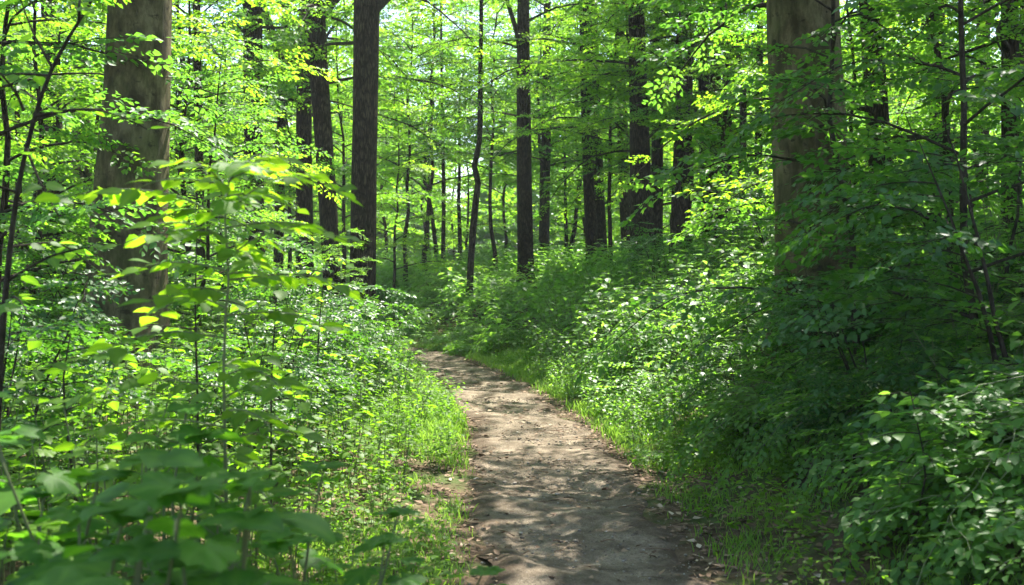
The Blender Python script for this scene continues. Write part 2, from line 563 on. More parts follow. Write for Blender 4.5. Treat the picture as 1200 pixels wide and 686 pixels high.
# ------------------------------------------------------------------ herb and seedling prototypes (also usable merged)
def plant_leaves(seed, h, ns, nodes, leaf, spread, droop=.2, alt=False, top=4, low=.3, tilt=.22):
    """returns leaf R, T and stem polylines for a clump of upright leafy stems"""
    g = np.random.default_rng(seed)
    Rs, Ts, st = [], [], []
    for i in range(ns):
        az = i * 2.4 + g.normal(0, .5); b = np.array([math.cos(az), math.sin(az), 0]) * spread * .45 * math.sqrt(g.random())
        hh = h * g.uniform(.6, 1.0)
        t = np.linspace(0, 1, 6)[:, None]
        lean = np.array([math.cos(az), math.sin(az), 0]) * spread * g.uniform(.1, .6)
        pts = b + lean * t ** 1.5 + np.array([0, 0, hh]) * t + np.array([0, 0, -.04]) + np.cumsum(g.normal(0, .008, (6, 3)), 0)
        st.append((pts, .0035 + .003 * h))
        phase = g.random() * PI
        for k in range(nodes):
            f = low + (1 - low) * (k + .3) / nodes
            p, _ = poly_at(pts, f)
            for s in ((0, PI) if not alt else ((k % 2) * PI,)):
                a = phase + (k % 2) * PI / 2 * (not alt) + s + g.normal(0, .3)
                pet = leaf * g.uniform(.25, .6)
                d = np.array([math.cos(a), math.sin(a), .35])
                q = p + d * pet
                st.append((np.stack([p, q]), .0016))
                dd = np.array([[math.cos(a), math.sin(a), g.normal(-droop, .15)]])
                R = frames(dd, jit_up(g, 1, tilt))[0]
                Rs.append(R * leaf * g.uniform(.65, 1.2) * (1 - .25 * f * f)); Ts.append(q)
        p = pts[-1]
        for k in range(top):
            a = phase + k * 2 * PI / top + g.normal(0, .2)
            R = frames(np.array([[math.cos(a), math.sin(a), .1]]), jit_up(g, 1, .2))[0]
            Rs.append(R * leaf * g.uniform(.4, .7)); Ts.append(p)
    return np.array(Rs), np.array(Ts), st


def plant_proto(name, cat, data, tmpl, mat, seed, sp=.2):
    g = np.random.default_rng(seed)
    root = thing(name, 'x', cat)
    Rs, Ts, st = data
    f = MB(); f.inst(tmpl, Rs, Ts, np.clip(g.normal(.45, sp, len(Ts)), 0, 1))
    m = MB()
    for p, r in st:
        if len(p) == 2:
            m.tube(p, [r, r], 3)
        else:
            m.tube(p, r * (1 - .6 * np.linspace(0, 1, len(p))), 5)
    m.build('stem', STEM, root)
    f.build('foliage', mat, root)
    return Proto(root)


# ================================================================== THE SETTING
def axis(lo, hi, d0, a, b):
    """grid lines: spacing d0 inside a..b, growing outwards"""
    mid = list(np.arange(a, b, d0))
    x, d, l = a, d0, []
    while x > lo:
        d *= 1.18; x -= d; l.append(x)
    x, d, r = mid[-1], d0, []
    while x < hi:
        d *= 1.18; x += d; r.append(x)
    return np.array(l[::-1] + mid + r)


gx = axis(-180, 180, .16, -8, 9); gy = axis(-40, 230, .16, .5, 32)
X, Y = np.meshgrid(gx, gy, indexing='ij')
Sd = side(X, Y)
Z = height(X, Y, Sd) - .05 * (1 - sstep(.45, .75, np.abs(Sd)))
nx, ny = X.shape
ii, jj = np.meshgrid(np.arange(nx - 1), np.arange(ny - 1), indexing='ij')
q = (ii * ny + jj).ravel()
mb = MB(); mb.add(np.stack([X.ravel(), Y.ravel(), Z.ravel()], 1), np.stack([q, q + ny, q + ny + 1, q + 1], 1))
o = mb.build('ground', ground_mat()); o['kind'] = 'structure'
o['label'] = 'brown forest floor rising to a bank on the right of the path'

PF = resample(_pp, .12)
PF = PF[(PF[:, 1] > -4) & (PF[:, 0] > -22)]
tn = np.gradient(PF, axis=0); tn /= np.linalg.norm(tn, axis=1)[:, None]
nr = np.stack([tn[:, 1], -tn[:, 0]], 1)
us = np.linspace(-1, 1, 25)
al = np.arange(len(PF)) * .12
wl = .74 + .10 * np.sin(al * 1.1) + .06 * np.sin(al * 2.9 + 1) + .05 * np.sin(al * 6.1)
wr = .76 + .09 * np.sin(al * .9 + 2) + .07 * np.sin(al * 2.3 + 4) + .05 * np.sin(al * 5.3 + 1)
W = np.where(us[None] < 0, wl[:, None], wr[:, None]) * us[None]
px_, py_ = PF[:, :1] + nr[:, :1] * W, PF[:, 1:] + nr[:, 1:] * W
pz_ = height(px_, py_) + .015 - .05 * sstep(.72, 1, np.abs(us))[None] - .022 * (1 - np.abs(us)[None] ** 2) \
    + .024 * np.sin(al[:, None] * 3.3 + us[None] * 1.5 + 2 * np.sin(al[:, None] * .7)) + .010 * np.sin(al[:, None] * 7.3 + us[None] * 4 + np.sin(al[:, None] * 2.1)) \
    + R0.normal(0, .0035, px_.shape)
m_, k_ = px_.shape
ii, jj = np.meshgrid(np.arange(m_ - 1), np.arange(k_ - 1), indexing='ij')
q = (ii * k_ + jj).ravel()
mb = MB(); mb.add(np.stack([px_.ravel(), py_.ravel(), pz_.ravel()], 1), np.stack([q, q + 1, q + k_ + 1, q + k_], 1),
                  np.broadcast_to(np.abs(us)[None], px_.shape).ravel())
o = mb.build('path', path_mat()); o['kind'] = 'structure'
o['label'] = 'narrow trodden earth footpath winding away into the wood'


def scatter(n, x0, x1, y0, y1, g):
    x = g.uniform(x0, x1, n); y = g.uniform(y0, y1, n)
    return x, y


# dead leaves, twigs and pebbles on the ground
g = np.random.default_rng(5)
x, y = scatter(60000, -5, 6, 3.0, 24, g)
s = side(x, y)
keep = g.random(len(x)) < np.where(np.abs(s) < .45, .11, np.where(np.abs(s) < .62, .3, np.where(np.abs(s) < 1.5, .75, .25)))
keep &= np.abs(x - .3) < .5 * y
x, y, s = x[keep], y[keep], s[keep]
a = g.uniform(0, 6.28, len(x))
d = np.stack([np.cos(a), np.sin(a), g.normal(0, .12, len(x))], 1)
mb = MB()
mb.inst(leaf_simple(.3, .16, -.12), frames(d, jit_up(g, len(x), .35)) * g.uniform(.025, .065, len(x))[:, None, None],
        np.stack([x, y, height(x, y, s) + .012], 1), np.clip(g.normal(.5, .24, len(x)), 0, 1))
o = mb.build('leaf_litter', LITTER); o['kind'] = 'stuff'; o['label'] = 'brown dead leaves strewn along both edges of the path'
mb = MB()
for i in range(420):
    yy = g.uniform(3.5, 18); ss = g.normal(0, .75)
    k = int(np.argmin(np.abs(PATH[:, 1] - yy))); xx = PATH[k, 0] + ss
    a = g.uniform(0, 6.28); ln = g.uniform(.03, .22); z = float(height(xx, yy)) + .012
    d = np.array([math.cos(a), math.sin(a), 0]) * ln
    b = np.array([xx, yy, z])
    mb.tube(np.stack([b - d / 2, b + np.array([g.normal(0, .01), 0, .006]), b + d / 2]), np.array([.003, .0025, .0015]) * g.uniform(.7, 1.8), 4, g.uniform(0, .6))
o = mb.build('fallen_twigs', LITTER); o['kind'] = 'stuff'; o['label'] = 'small dry twigs scattered over the path'
_t = (1 + 5 ** .5) / 2
ico = np.array([(-1, _t, 0), (1, _t, 0), (-1, -_t, 0), (1, -_t, 0), (0, -1, _t), (0, 1, _t), (0, -1, -_t), (0, 1, -_t), (_t, 0, -1), (_t, 0, 1), (-_t, 0, -1), (-_t, 0, 1)]) / 1.9
icf = np.array([(0, 11, 5), (0, 5, 1), (0, 1, 7), (0, 7, 10), (0, 10, 11), (1, 5, 9), (5, 11, 4), (11, 10, 2), (10, 7, 6), (7, 1, 8), (3, 9, 4), (3, 4, 2), (3, 2, 6), (3, 6, 8), (3, 8, 9), (4, 9, 5), (2, 4, 11), (6, 2, 10), (8, 6, 7), (9, 8, 1)])
n = 11000
yy = g.uniform(3.5, 20, n); ss = g.normal(0, .5, n)
xx = np.interp(yy, PATH[:, 1][:60], PATH[:, 0][:60]) + ss
a = g.uniform(0, 6.28, n)
R = frames(np.stack([np.cos(a), np.sin(a), 0 * a], 1), jit_up(g, n, .2)) * (np.array([1, .7, .45])[None, None]) * (g.pareto(3, n) * .005 + .003).clip(.003, .022)[:, None, None]
mb = MB(); mb.inst((ico, [icf]), R, np.stack([xx, yy, height(xx, yy) + .004], 1), g.random(n))
o = mb.build('pebbles', STONE); o['kind'] = 'stuff'; o['label'] = 'small grey pebbles pressed into the path'

# grass along both edges
g = np.random.default_rng(6)
blade = (np.array([(0, -.045, 0), (0, .045, 0), (.06, -.04, .45), (.06, .04, .45), (.28, -.025, .85), (.28, .025, .85), (.55, 0, 1.0)]),
         [np.array([(0, 2, 3, 1), (2, 4, 5, 3)]), np.array([(4, 6, 5)])])
x, y = scatter(640000, -6, 5.5, 2.6, 30, g)
s = side(x, y)
patch = wob(x, y, 3.1, 4) * .5 + wob(x, y, 1.1, 7) * .5 - .05 * ((y < 7.5) & (s > 0))
dens = np.where(s > 0, sstep(.66, .95, s) * (1 - sstep(1.5, 2.3, s)), sstep(.62, .85, -s) * (1 - sstep(1.5, 2.4, -s)))
dens = dens * sstep(-.35, .35, patch + np.where(y > 9, .2, -.05))
keep = (g.random(len(x)) < dens) & (np.abs(x - .3) < .5 * y + .4)
x, y, s = x[keep], y[keep], s[keep]
n = len(x)
a = g.uniform(0, 6.28, n)
R = frames(np.stack([np.cos(a), np.sin(a), 0 * a], 1), jit_up(g, n, .25))
hgt = g.uniform(.03, .10, n) * (1 + .4 * (y > 10))
mb = MB(); mb.inst(blade, R * hgt[:, None, None], np.stack([x, y, height(x, y, s) - .005], 1), np.clip(g.normal(.5, .25, n), 0, 1))
o = mb.build('grass', GRASS); o['kind'] = 'stuff'; o['label'] = 'short green grass tufts lining both edges of the path'
print('grass', n)

# ================================================================== BIG TREES
# (trunk points seen as (px, py, width px)), distance, total height, bark, label
B_, D_ = BARK_BEECH, BARK_DARK
BIG = [
    ([(165, 0, 70), (155, 200, 78), (150, 300, 86)], 10.5, 24, B_, 'thick smooth beech trunk, pale and mottled, standing in the left undergrowth', .55),
    ([(938, 0, 84), (950, 180, 84), (957, 330, 92)], 10.4, 25, B_, 'massive grey beech trunk half hidden by leaves above the right bank', .45),
    ([(430, 0, 31), (427, 160, 29), (425, 345, 31)], 19, 23, D_, 'straight dark trunk nearest the path on its left side', .4),
    ([(369, 0, 23), (374, 90, 22), (388, 290, 21)], 21, 21, D_, 'dark trunk leaning left, just left of the straight trunk beside the path', .3),
    ([(360, 0, 18), (356, 150, 18), (357, 280, 21)], 24.5, 22, D_, 'slim dark trunk crossing behind the leaning trunk', .3),
    ([(296, 0, 23), (297, 150, 22), (298, 310, 25)], 22.5, 22, D_, 'dark upright trunk rising behind the sunlit sapling', .3),
    ([(92, 0, 19), (96, 150, 20), (98, 300, 22)], 28, 22, B_, 'faint grey trunk to the left of the thick mottled beech', .3),
    ([(337, 0, 11), (329, 160, 11), (326, 320, 12)], 29, 20, D_, 'thin trunk between the upright trunk and the slim dark trunk', .2),
    ([(231, 0, 9), (233, 150, 10), (236, 300, 10)], 17, 13, D_, 'very thin straight trunk right of the mottled beech', .2),
    ([(613, 0, 14), (614, 150, 17), (616, 330, 19)], 30, 24, D_, 'dark straight trunk on the bank crest at the middle of the view', .35),
    ([(640, 150, 11), (638, 250, 12), (637, 330, 13)], 38, 20, D_, 'thinner trunk just right of the straight middle trunk on the crest', .25),
    ([(686, 90, 13), (689, 200, 13), (695, 330, 14)], 30, 22, D_, 'left one of a close pair of dark trunks leaning together on the bank', .3),
    ([(697, 100, 11), (702, 220, 12), (708, 330, 12)], 31.5, 20, D_, 'right one of a close pair of dark trunks leaning together on the bank', .25),
    ([(728, 110, 12), (731, 220, 13), (735, 300, 13)], 33, 21, D_, 'slender dark trunk touching the left side of the stout bank trunk', .25),
    ([(746, 30, 19), (750, 180, 24), (752, 320, 28)], 25, 24, D_, 'stout dark trunk on the bank, widest of the right hand group', .45),
    ([(770, 90, 13), (770, 200, 14), (769, 290, 15)], 29, 22, D_, 'dark trunk close behind the right side of the stout bank trunk', .3),
    ([(803, 60, 19), (799, 180, 20), (796, 290, 22)], 26, 23, D_, 'broad dark trunk right of the stout trunk, seen under the hanging boughs', .35),
    ([(824, 70, 13), (827, 180, 15), (829, 280, 16)], 29, 22, D_, 'left trunk of twin dark trunks behind the bank undergrowth', .3),
    ([(838, 80, 13), (840, 180, 14), (841, 280, 15)], 28, 22, D_, 'right trunk of twin dark trunks behind the bank undergrowth', .3),
    ([(890, 60, 8), (889, 150, 9), (888, 260, 10)], 27, 19, D_, 'wavy thin trunk just left of the massive grey beech', .2),
    ([(1020, 60, 26), (1030, 150, 26), (1034, 320, 28)], 14, 19, D_, 'dark trunk hidden in leaves right of the massive grey beech', .3),
    ([(1183, 100, 20), (1185, 260, 22), (1187, 340, 23)], 13, 18, D_, 'dark trunk showing at the right border behind the tall shrub', .3),
]


def trunk_curve(pts, d, H, flare):
    c = np.array([P(px, py, d) for px, py, w in pts]); r = np.array([w * d / F / 2 for px, py, w in pts])
    o = np.argsort(c[:, 2]); c, r = c[o], r[o]
    bx = c[0, 0] + (c[0, 0] - c[1, 0]) / max(.3, c[1, 2] - c[0, 2]) * min(c[0, 2], 2) * .5
    z0 = float(height(bx, d))
    zs = np.array([z0 - .25, z0 + .0, z0 + .12, z0 + .3, z0 + .6, z0 + 1.0] + list(np.linspace(z0 + 1.6, z0 + H, 15)))
    xs = np.interp(zs, c[:, 2], c[:, 0])
    top = zs > c[-1, 2]
    sl = np.clip((c[-1, 0] - c[0, 0]) / max(1, c[-1, 2] - c[0, 2]), -.12, .12)
    xs[top] = c[-1, 0] + sl * (zs[top] - c[-1, 2]) * .5
    low = zs < c[0, 2]
    xs[low] = c[0, 0] + (bx - c[0, 0]) * (c[0, 2] - zs[low]) / max(.3, c[0, 2] - z0)
    rs = np.interp(zs, c[:, 2], r)
    rs[top] = r[-1] * (1 - .8 * (zs[top] - c[-1, 2]) / (z0 + H - c[-1, 2]))
    hgt_ = np.maximum(zs - z0, 0)
    rs = rs * (1 + flare * np.exp(-hgt_ / .45))
    return np.stack([xs, np.full_like(xs, d), zs], 1), rs, z0


def trunk_mesh(mb, pts, rad, z0, seed, k=20, flare=.5):
    """trunk with fluted root flare and slightly uneven girth"""
    g = np.random.default_rng(seed)
    m = len(pts); th = np.arange(k) / k * 2 * PI
    ph = g.random() * 6.28; nl = int(g.integers(4, 7))
    V = []
    for i in range(m):
        hh = max(pts[i, 2] - z0, 0)
        fl = flare * .55 * math.exp(-hh / .5) * np.cos(nl * th + ph) + .035 * np.sin(3 * th + ph + pts[i, 2] * .5) + .02 * np.sin(5 * th + pts[i, 2] * 1.7) + g.normal(0, .008, k)
        rr = rad[i] * (1 + fl)
        V.append(np.stack([pts[i, 0] + rr * np.cos(th), pts[i, 1] + rr * np.sin(th), np.full(k, pts[i, 2])], 1))
    i = np.arange(m - 1)[:, None] * k; j = np.arange(k)[None]; j2 = (j + 1) % k
    mb.add(np.concatenate(V), np.stack([i + j, i + j2, i + k + j2, i + k + j], -1).reshape(-1, 4))


def light_wish(x, y):
    """wished sunlight on the ground at x,y; the canopy is shaped to give it (0 closed, 1 a gap)"""
    s = side(x, y)
    L = np.full(np.shape(x), .5)
    L = np.where(y < 9.3, .04, L)
    L = np.where((y < 9.3) & (s > .85) & (s < 2.1), .6, L)
    L = np.where((y > 9.5) & (y < 21) & (np.abs(s) < 1.3), .78, L)
    L = np.where((s > .6) & (s < 5) & (y > 10) & (y < 20), 1.2, L)
    L = np.where((s > 2.2) & (y < 9.5), .28, L)
    L = np.where((s < -.8) & (y > 4.4) & (y < 17), 1.1, L)
    L = np.where((s < -.6) & (y < 4.2), .0, L)
    band = np.sin(y * 2.3 + .5 * np.sin(x * 2) + 1.0)
    L = np.where((np.abs(s) < 1.2) & (y > 12.5) & (y < 21) & (band > .35), .25, L)
    L = np.where((s > 0) & (y > 21), .85, L)
    L = np.where(y > 25, 1.1, L)
    L = np.clip(L + np.where((y < 9.3) & (np.abs(s) < 1.5), .22, .35) * wob(x, y, 1.5, 3.3), 0, 1)
    for a, b, r in ((.15, 5.9, .35), (.6, 6.7, .3), (-.1, 7.9, .3), (.95, 5.4, .35), (.3, 8.6, .3)):
        L = np.maximum(L, 1.3 * np.exp(-((x - a) ** 2 + (y - b) ** 2) / r ** 2))
    L = np.maximum(L, np.exp(-((x + 1.45) ** 2 + (y - 3.1) ** 2) / .6 ** 2) * 1.6)
    return L


class Big:
    pass


bigs = []
for i, (pts, d, H, bark, label, fl) in enumerate(BIG):
    t = Big(); t.c, t.r, t.z0 = trunk_curve(pts, d, H, fl); t.H = H; t.bark = bark; t.label = label; t.fl = fl; t.d = d
    t.grp = None
    px0 = pts[0][0]
    t.low = (0, 0, 0, 0, 0)
    if d > 15:
        t.low = (12, 5.6 if 600 < px0 < 710 else (3.4 if px0 > 600 else 5.4), min(H - 4, 2 + .3 * d + 3), 0, 9)
    if px0 == 938:
        t.low = (7, 4.4, 7.0, 2.6, 1.2)
    if px0 == 1183 or px0 == 1020:
        t.low = (11, 2.6, 7, 2.8, 1.7)
    bigs.append(t)
# trees added in and beside the view so that their crowns shade the path
g = np.random.default_rng(77)
for i, (x_, y_) in enumerate([(7.5, 12), (11, 17), (10, 24), (14.5, 22), (-9.5, 15), (6.5, 31), (14, 31), (-11, 24)]):
    t = Big(); H = 23
    z0 = float(height(x_, y_)); zs = np.array([z0 - .2, z0, z0 + .15, z0 + .4, z0 + .9] + list(np.linspace(z0 + 2, z0 + H, 13)))
    xs = x_ + .25 * np.sin(zs * .2 + i); t.c = np.stack([xs, np.full_like(xs, y_), zs], 1)
    t.r = .26 * (1 - .8 * (zs - z0) / H) * (1 + .5 * np.exp(-np.maximum(zs - z0, 0) / .4)); t.z0 = z0; t.H = H; t.bark = BARK_DARK; t.fl = .4; t.d = y_
    t.low = (8, 3.5, 9, 0, 9)
    t.label = 'tall dark trunked tree added so that its crown shades the path'; t.grp = 'tall trees out at the sides of the wood'
    bigs.append(t)

g = np.random.default_rng(21)
CAN = []
NS = 6500
cx_ = g.uniform(-14, 20, NS); cy_ = g.uniform(7, 46, NS); cz_ = g.uniform(9.5, 19, NS)
caz = g.uniform(0, 6.28, NS); csc = g.uniform(1.4, 2.4, NS)


def wish_under(x, y, z, az, sc, h=.6):
    """the most open wish met by the shadow of a spray starting at x,y,z"""
    best = np.full(np.shape(x), -1.0); tot = 0
    for u, v in ((.15, 0), (.5, 0), (.95, 0), (.4, .32), (.4, -.32)):
        qx = x + sc * (u * np.cos(az) - v * np.sin(az)); qy = y + sc * (u * np.sin(az) + v * np.cos(az))
        L = light_wish(qx - SUN[0] / SUN[2] * (z - h), qy - SUN[1] / SUN[2] * (z - h))
        best = np.maximum(best, L); tot = tot + L / 5
    return .55 * best + .45 * tot


wish = wish_under(cx_, cy_, cz_, caz, csc)
kp = g.random(NS) > wish * 1.02  # canopy sprays dropped where the wished sun should come through
base_xy = np.array([[t.c[8, 0], t.c[8, 1]] for t in bigs])
sprays_of = [[] for _ in bigs]
for x_, y_, z_, a_, s_ in zip(cx_[kp], cy_[kp], cz_[kp], caz[kp], csc[kp]):
    dd = np.hypot(base_xy[:, 0] - x_, base_xy[:, 1] - y_)
    k = int(np.argmin(dd))
    if dd[k] < 7.5 and bigs[k].z0 + bigs[k].H > z_ - 1:
        sprays_of[k].append((x_, y_, z_, a_, s_))
for i, t in enumerate(bigs):
    g = np.random.default_rng(300 + i)
    loc = np.array([t.c[1, 0], t.c[1, 1], t.z0])
    root = thing('beech_tree' if t.bark is BARK_BEECH else 'forest_tree', t.label, 'tree', loc, t.grp)
    mb = MB(); trunk_mesh(mb, t.c - loc, t.r, 0, 40 + i, 24 if t.d < 12 else 14, t.fl)
    mb.build('trunk', t.bark, root)
    fol = MB(); it = []
    sp = sprays_of[i]
    nl = min(12, max(4, len(sp) // 14))
    # limbs reach towards their share of the canopy
    limbs = []
    for k in range(nl):
        if not sp:
            break
        tx, ty, tz = sp[int(g.integers(len(sp)))][:3]
        hz = min(max(tz - 3.0 - 2 * g.random(), t.z0 + 6.5), t.z0 + t.H - .5)
        p0 = np.array([np.interp(hz, t.c[:, 2], t.c[:, 0]), t.d, hz])
        u = np.linspace(0, 1, 7)[:, None]
        e = np.array([tx, ty, tz])
        b = p0 + (e - p0) * u + np.array([0, 0, 1.2]) * (np.sin(PI * u) * .5) + np.cumsum(g.normal(0, .05, (7, 3)), 0) * (u > 0)
        lm = MB(); lm.tube(b - loc, np.interp(hz, t.c[:, 2], t.r) * .45 * (1 - .85 * u[:, 0]) + .008, 6)
        lm.build('limb', TWIG, root)
    for k in range(t.low[0]):
        zr = t.low[1] + (t.low[2] - t.low[1]) * (k + g.random()) / t.low[0]
        p0 = np.array([np.interp(zr, t.c[:, 2], t.c[:, 0]), t.d, zr]) - loc
        az = t.low[3] + (k * 2.4 if t.low[4] > 3 else g.uniform(-1, 1) * t.low[4])
        ln = g.uniform(2.2, 4.6) * (.62 if t.d < 11 else 1)
        b = bough(p0, az, ln, g.uniform(.05, .45), g.uniform(.15, .4), g, 9)
        lm = MB(); lm.tube(b, .035 * (1 - .9 * np.linspace(0, 1, 9)) + .004, 5)
        bs = bough_sprays(b, ln, g, .2, .19, .85)
        if t.d < 20 and bs:
            qp = np.array([q[1] for q in bs]) + loc
            wu = wish_under(qp[:, 0], qp[:, 1], qp[:, 2], np.array([math.atan2(q[0][1, 0], q[0][0, 0]) for q in bs]), np.array([q[2] for q in bs]))
            n0 = len(bs)
            bs = [q for q, w_ in zip(bs, wu) if w_ < .97 or g.random() < .5]  # low sprays thinned as well to let the wished sun in
            if len(bs) < .7 * n0:
                continue
        add_sprays(fol, L_SIMPLE, SPRAYS, bs, g, lm)
        lm.build('limb', TWIG, root)
    for x_, y_, z_, a, sc_ in sp:
        R = frames(np.array([[math.cos(a), math.sin(a), g.normal(-.05, .2)]]), jit_up(g, 1, .22))[0]
        it.append((R, np.array([x_, y_, z_]) - loc, sc_, .5 + g.normal(0, .1)))
    if it or fol.n:
        add_sprays(fol, L_SIMPLE, SPRAYS_BIG, it, g)
        fol.build('crown', (LEAF_BEECH, LEAF_DEEP, LEAF_LIME)[i % 3], root)

# the crooked slim tree in the middle and other thin in-between trees
def slim_tree(pts, d, H, label, seed, w0=.09, nb=14, first=.3, reach=1.9, leafmat=None):
    g = np.random.default_rng(seed)
    c = np.array([P(px, py, d) for px, py in pts])[::-1]
    z0 = float(height(c[0, 0], d)); c[0, 2] = z0 - .15
    sl = (c[-1] - c[-2]) / np.linalg.norm(c[-1] - c[-2])
    c = np.vstack([c, c[-1] + np.array([sl[0] * .5, 0, 1]) * max(.5, H - (c[-1, 2] - z0))])
    c = resample(c, .5); loc = np.array([c[0, 0], d, z0])
    root = thing('slim_tree', label, 'tree', loc)
    u = np.linspace(0, 1, len(c))
    tm = MB(); tm.tube(c - loc, w0 * (1 - .85 * u), 8, .5, .18, seed); tm.build('trunk', BARK_DARK, root)
    fol = MB(); az = g.random() * 6
    for k in range(nb):
        f = first + (1 - first) * (k + g.random()) / nb
        p, _ = poly_at(c, f); az += 2.4
        ln = reach * (1 - .55 * f) * g.uniform(.6, 1.2)
        b = bough(p - loc, az, ln, g.uniform(.3, .8), .15, g)
        lm = MB(); lm.tube(b, w0 * .3 * (1 - f * .5) * (1 - .85 * np.linspace(0, 1, len(b))) + .003, 4)
        add_sprays(fol, L_SIMPLE, SPRAYS, bough_sprays(b, ln, g, .2, .25, .75), g, lm)
        lm.build('branch', TWIG, root)
    fol.build('crown', leafmat or LEAF_BEECH, root)


slim_tree([(564, 0), (563, 90), (562, 165), (556, 195), (560, 215), (554, 270), (549, 345)], 29, 15, 'crooked thin tree bending beside the far bend of the path', 801, .11, 12, .5, 2.0)
slim_tree([(517, 0), (518, 120), (520, 230), (519, 330)], 37, 14, 'thin straight young tree in the bright gap left of the crooked tree', 802, .09, 9, .5, 1.8)
slim_tree([(843, 0), (858, 40), (869, 85), (870, 170), (866, 260)], 22, 11, 'slim forked tree with dark bare limbs left of the massive beech', 803, .10, 10, .5, 2.2)
slim_tree([(502, 250), (501, 300), (500, 335)], 40, 6, 'short thin tree trunk far behind the bend of the path', 804, .08, 8, .5, 1.4)
slim_tree([(662, 200), (663, 260), (665, 330)], 42, 10, 'faint thin trunk between the middle trunks and the leaning pair', 805, .09, 9, .45, 1.8)
slim_tree([(20, 60), (22, 200), (26, 330)], 20, 12, 'thin tree at the left border behind the bent dark stem', 806, .08, 12, .3, 2.2)

# ------------------------------------------------------------------ young trees filling the wood
YL = [young_tree(400 + i, 7.0, .14, 22, 2.5, .055, (LEAF_BEECH, LEAF_LIME, LEAF_DEEP)[i % 3], L_SIMPLE, SPRAYS) for i in range(3)]
YH = [young_tree(420 + i, 9.0, .36, 22, 3.0, .075, (LEAF_DEEP, LEAF_BEECH, LEAF_LIME)[i % 3], L_SIMPLE, SPRAYS) for i in range(3)]
YF = [young_tree(440 + i, 12.0, (.16, .03)[i % 2], 30, 3.6, .075, (LEAF_BEECH, LEAF_LIME, LEAF_BEECH, LEAF_DEEP)[i % 4], L_SIMPLE, SPRAYS_FAR, gap=.34, size=1.25, split=False) for i in range(4)]
SH = [multi_stem_shrub(460 + i, 2.6, 6, 1.0, LEAF_DARK, L_WIDE, SPRAYS) for i in range(3)]

g = np.random.default_rng(31)
YOUNG = [
    (YL, 35, 13, 1.0, 'young tree with low spreading boughs left of the mottled beech'),
    (YL, 222, 14.5, .95, 'young leafy tree between the mottled beech and the sapling'),
    (YL, -70, 9, 1.0, 'young tree reaching in from the left border with leafy boughs'),
    (YL, 118, 19, 1.1, 'young tree in full leaf hidden behind the mottled beech'),
    (YL, 212, 17.5, .8, 'small leafy tree before the very thin straight trunk'),
    (YH, 265, 25, 1.0, 'tall young tree behind the upright trunk on the left'),
    (YL, 60, 25, 1.2, 'bright young tree deep in the wood at the left'),
    (YH, 400, 27, 1.0, 'young tree behind the leaning trunk and the straight trunk'),
    (YL, 399, 15.5, .33, 'low leafy young tree at the foot of the straight dark trunk'),
    (YL, 462, 32, 1.0, 'leafy young tree right of the straight dark trunk, beyond the bend'),
    (YL, 170, 31, 1.2, 'pale leafy young tree far behind the mottled beech'),
    (YH, 590, 46, 1.15, 'young tree spreading flat boughs in front of the middle trunk'),
    (YH, 668, 41, 1.3, 'young tree with layered boughs above the leaning pair of trunks'),
    (YH, 742, 27, 1.05, 'young tree hanging boughs in front of the stout bank trunk'),
    (YH, 812, 25, 1.0, 'young tree with boughs hanging over the broad dark trunk'),
    (YH, 862, 23, 1.0, 'young tree with boughs left of the massive grey beech'),
    (YH, 690, 43, 1.3, 'young tree between the trunks on the bank crest'),
    (YH, 920, 21, 1.0, 'young tree behind the massive grey beech'),
    (YL, 1005, 13.5, .8, 'dense young tree just right of the massive grey beech'),
    (YL, 1110, 12, 1.05, 'dense young tree behind the tall shrub on the right'),
    (YL, 1230, 14, 1.2, 'sunlit young tree at the right border high above the bank'),
    (YL, 1090, 18, 1.2, 'bright young tree far up the bank on the right'),
    (YL, 548, 44, 1.2, 'pale leafy tree in the distant gap behind the crooked tree'),
    (YL, 690, 42, 1.2, 'pale leafy tree seen between the trunks on the crest'),
    (YL, -5, 10.5, .9, 'young tree behind the bent dark sapling at the left border'),
    (YL, 75, 15.5, .9, 'young tree filling the space left of the mottled beech trunk'),
    (YH, 205, 18.5, .95, 'tall young tree whose boughs cross the very thin straight trunk'),
    (YH, 335, 28, 1.0, 'tall young tree between the upright and the leaning trunk, further back'),
    (YH, 474, 34, 1.1, 'tall young tree hanging boughs right of the straight dark trunk'),
    (YL, 225, 12.0, .6, 'small bright young tree behind the sunlit sapling'),
    (YH, 500, 36, 1.25, 'tall pale tree in the bright gap at the top of the view'),
    (YH, 540, 41, 1.3, 'tall pale tree behind the crooked thin tree'),
    (YH, 440, 38, 1.25, 'tall pale tree far behind the straight dark trunk'),
    (YH, 582, 37, 1.2, 'tall pale tree between the crooked tree and the middle trunk'),
    (YH, 640, 39, 1.3, 'young tree with boughs before the thinner trunk on the crest'),
    (YH, 765, 30, 1.1, 'young tree spreading behind the stout bank trunk'),
    (YH, 845, 27, 1.1, 'young tree with boughs before the twin trunks'),
    (YH, 716, 29, 1.0, 'young tree whose boughs veil the leaning pair of trunks'),
    (YH, 790, 23.5, 1.0, 'young tree whose boughs veil the broad dark trunk'),
    (YH, 895, 27, 1.1, 'young tree behind the wavy thin trunk'),
    (YH, 620, 45, 1.3, 'young tree between the two middle trunks on the crest'),
    (YL, 800, 38, 1.1, 'pale leafy tree behind the twin trunks'),
]
cnt = {}
for kind, px, d, sc, label in YOUNG:
    k = cnt.get(id(kind), 0); cnt[id(kind)] = k + 1
    x_ = (px - CX) * d / F
    kind[k % 3].put((x_, d, height(x_, d)), g.uniform(0, 6.28), sc, label)

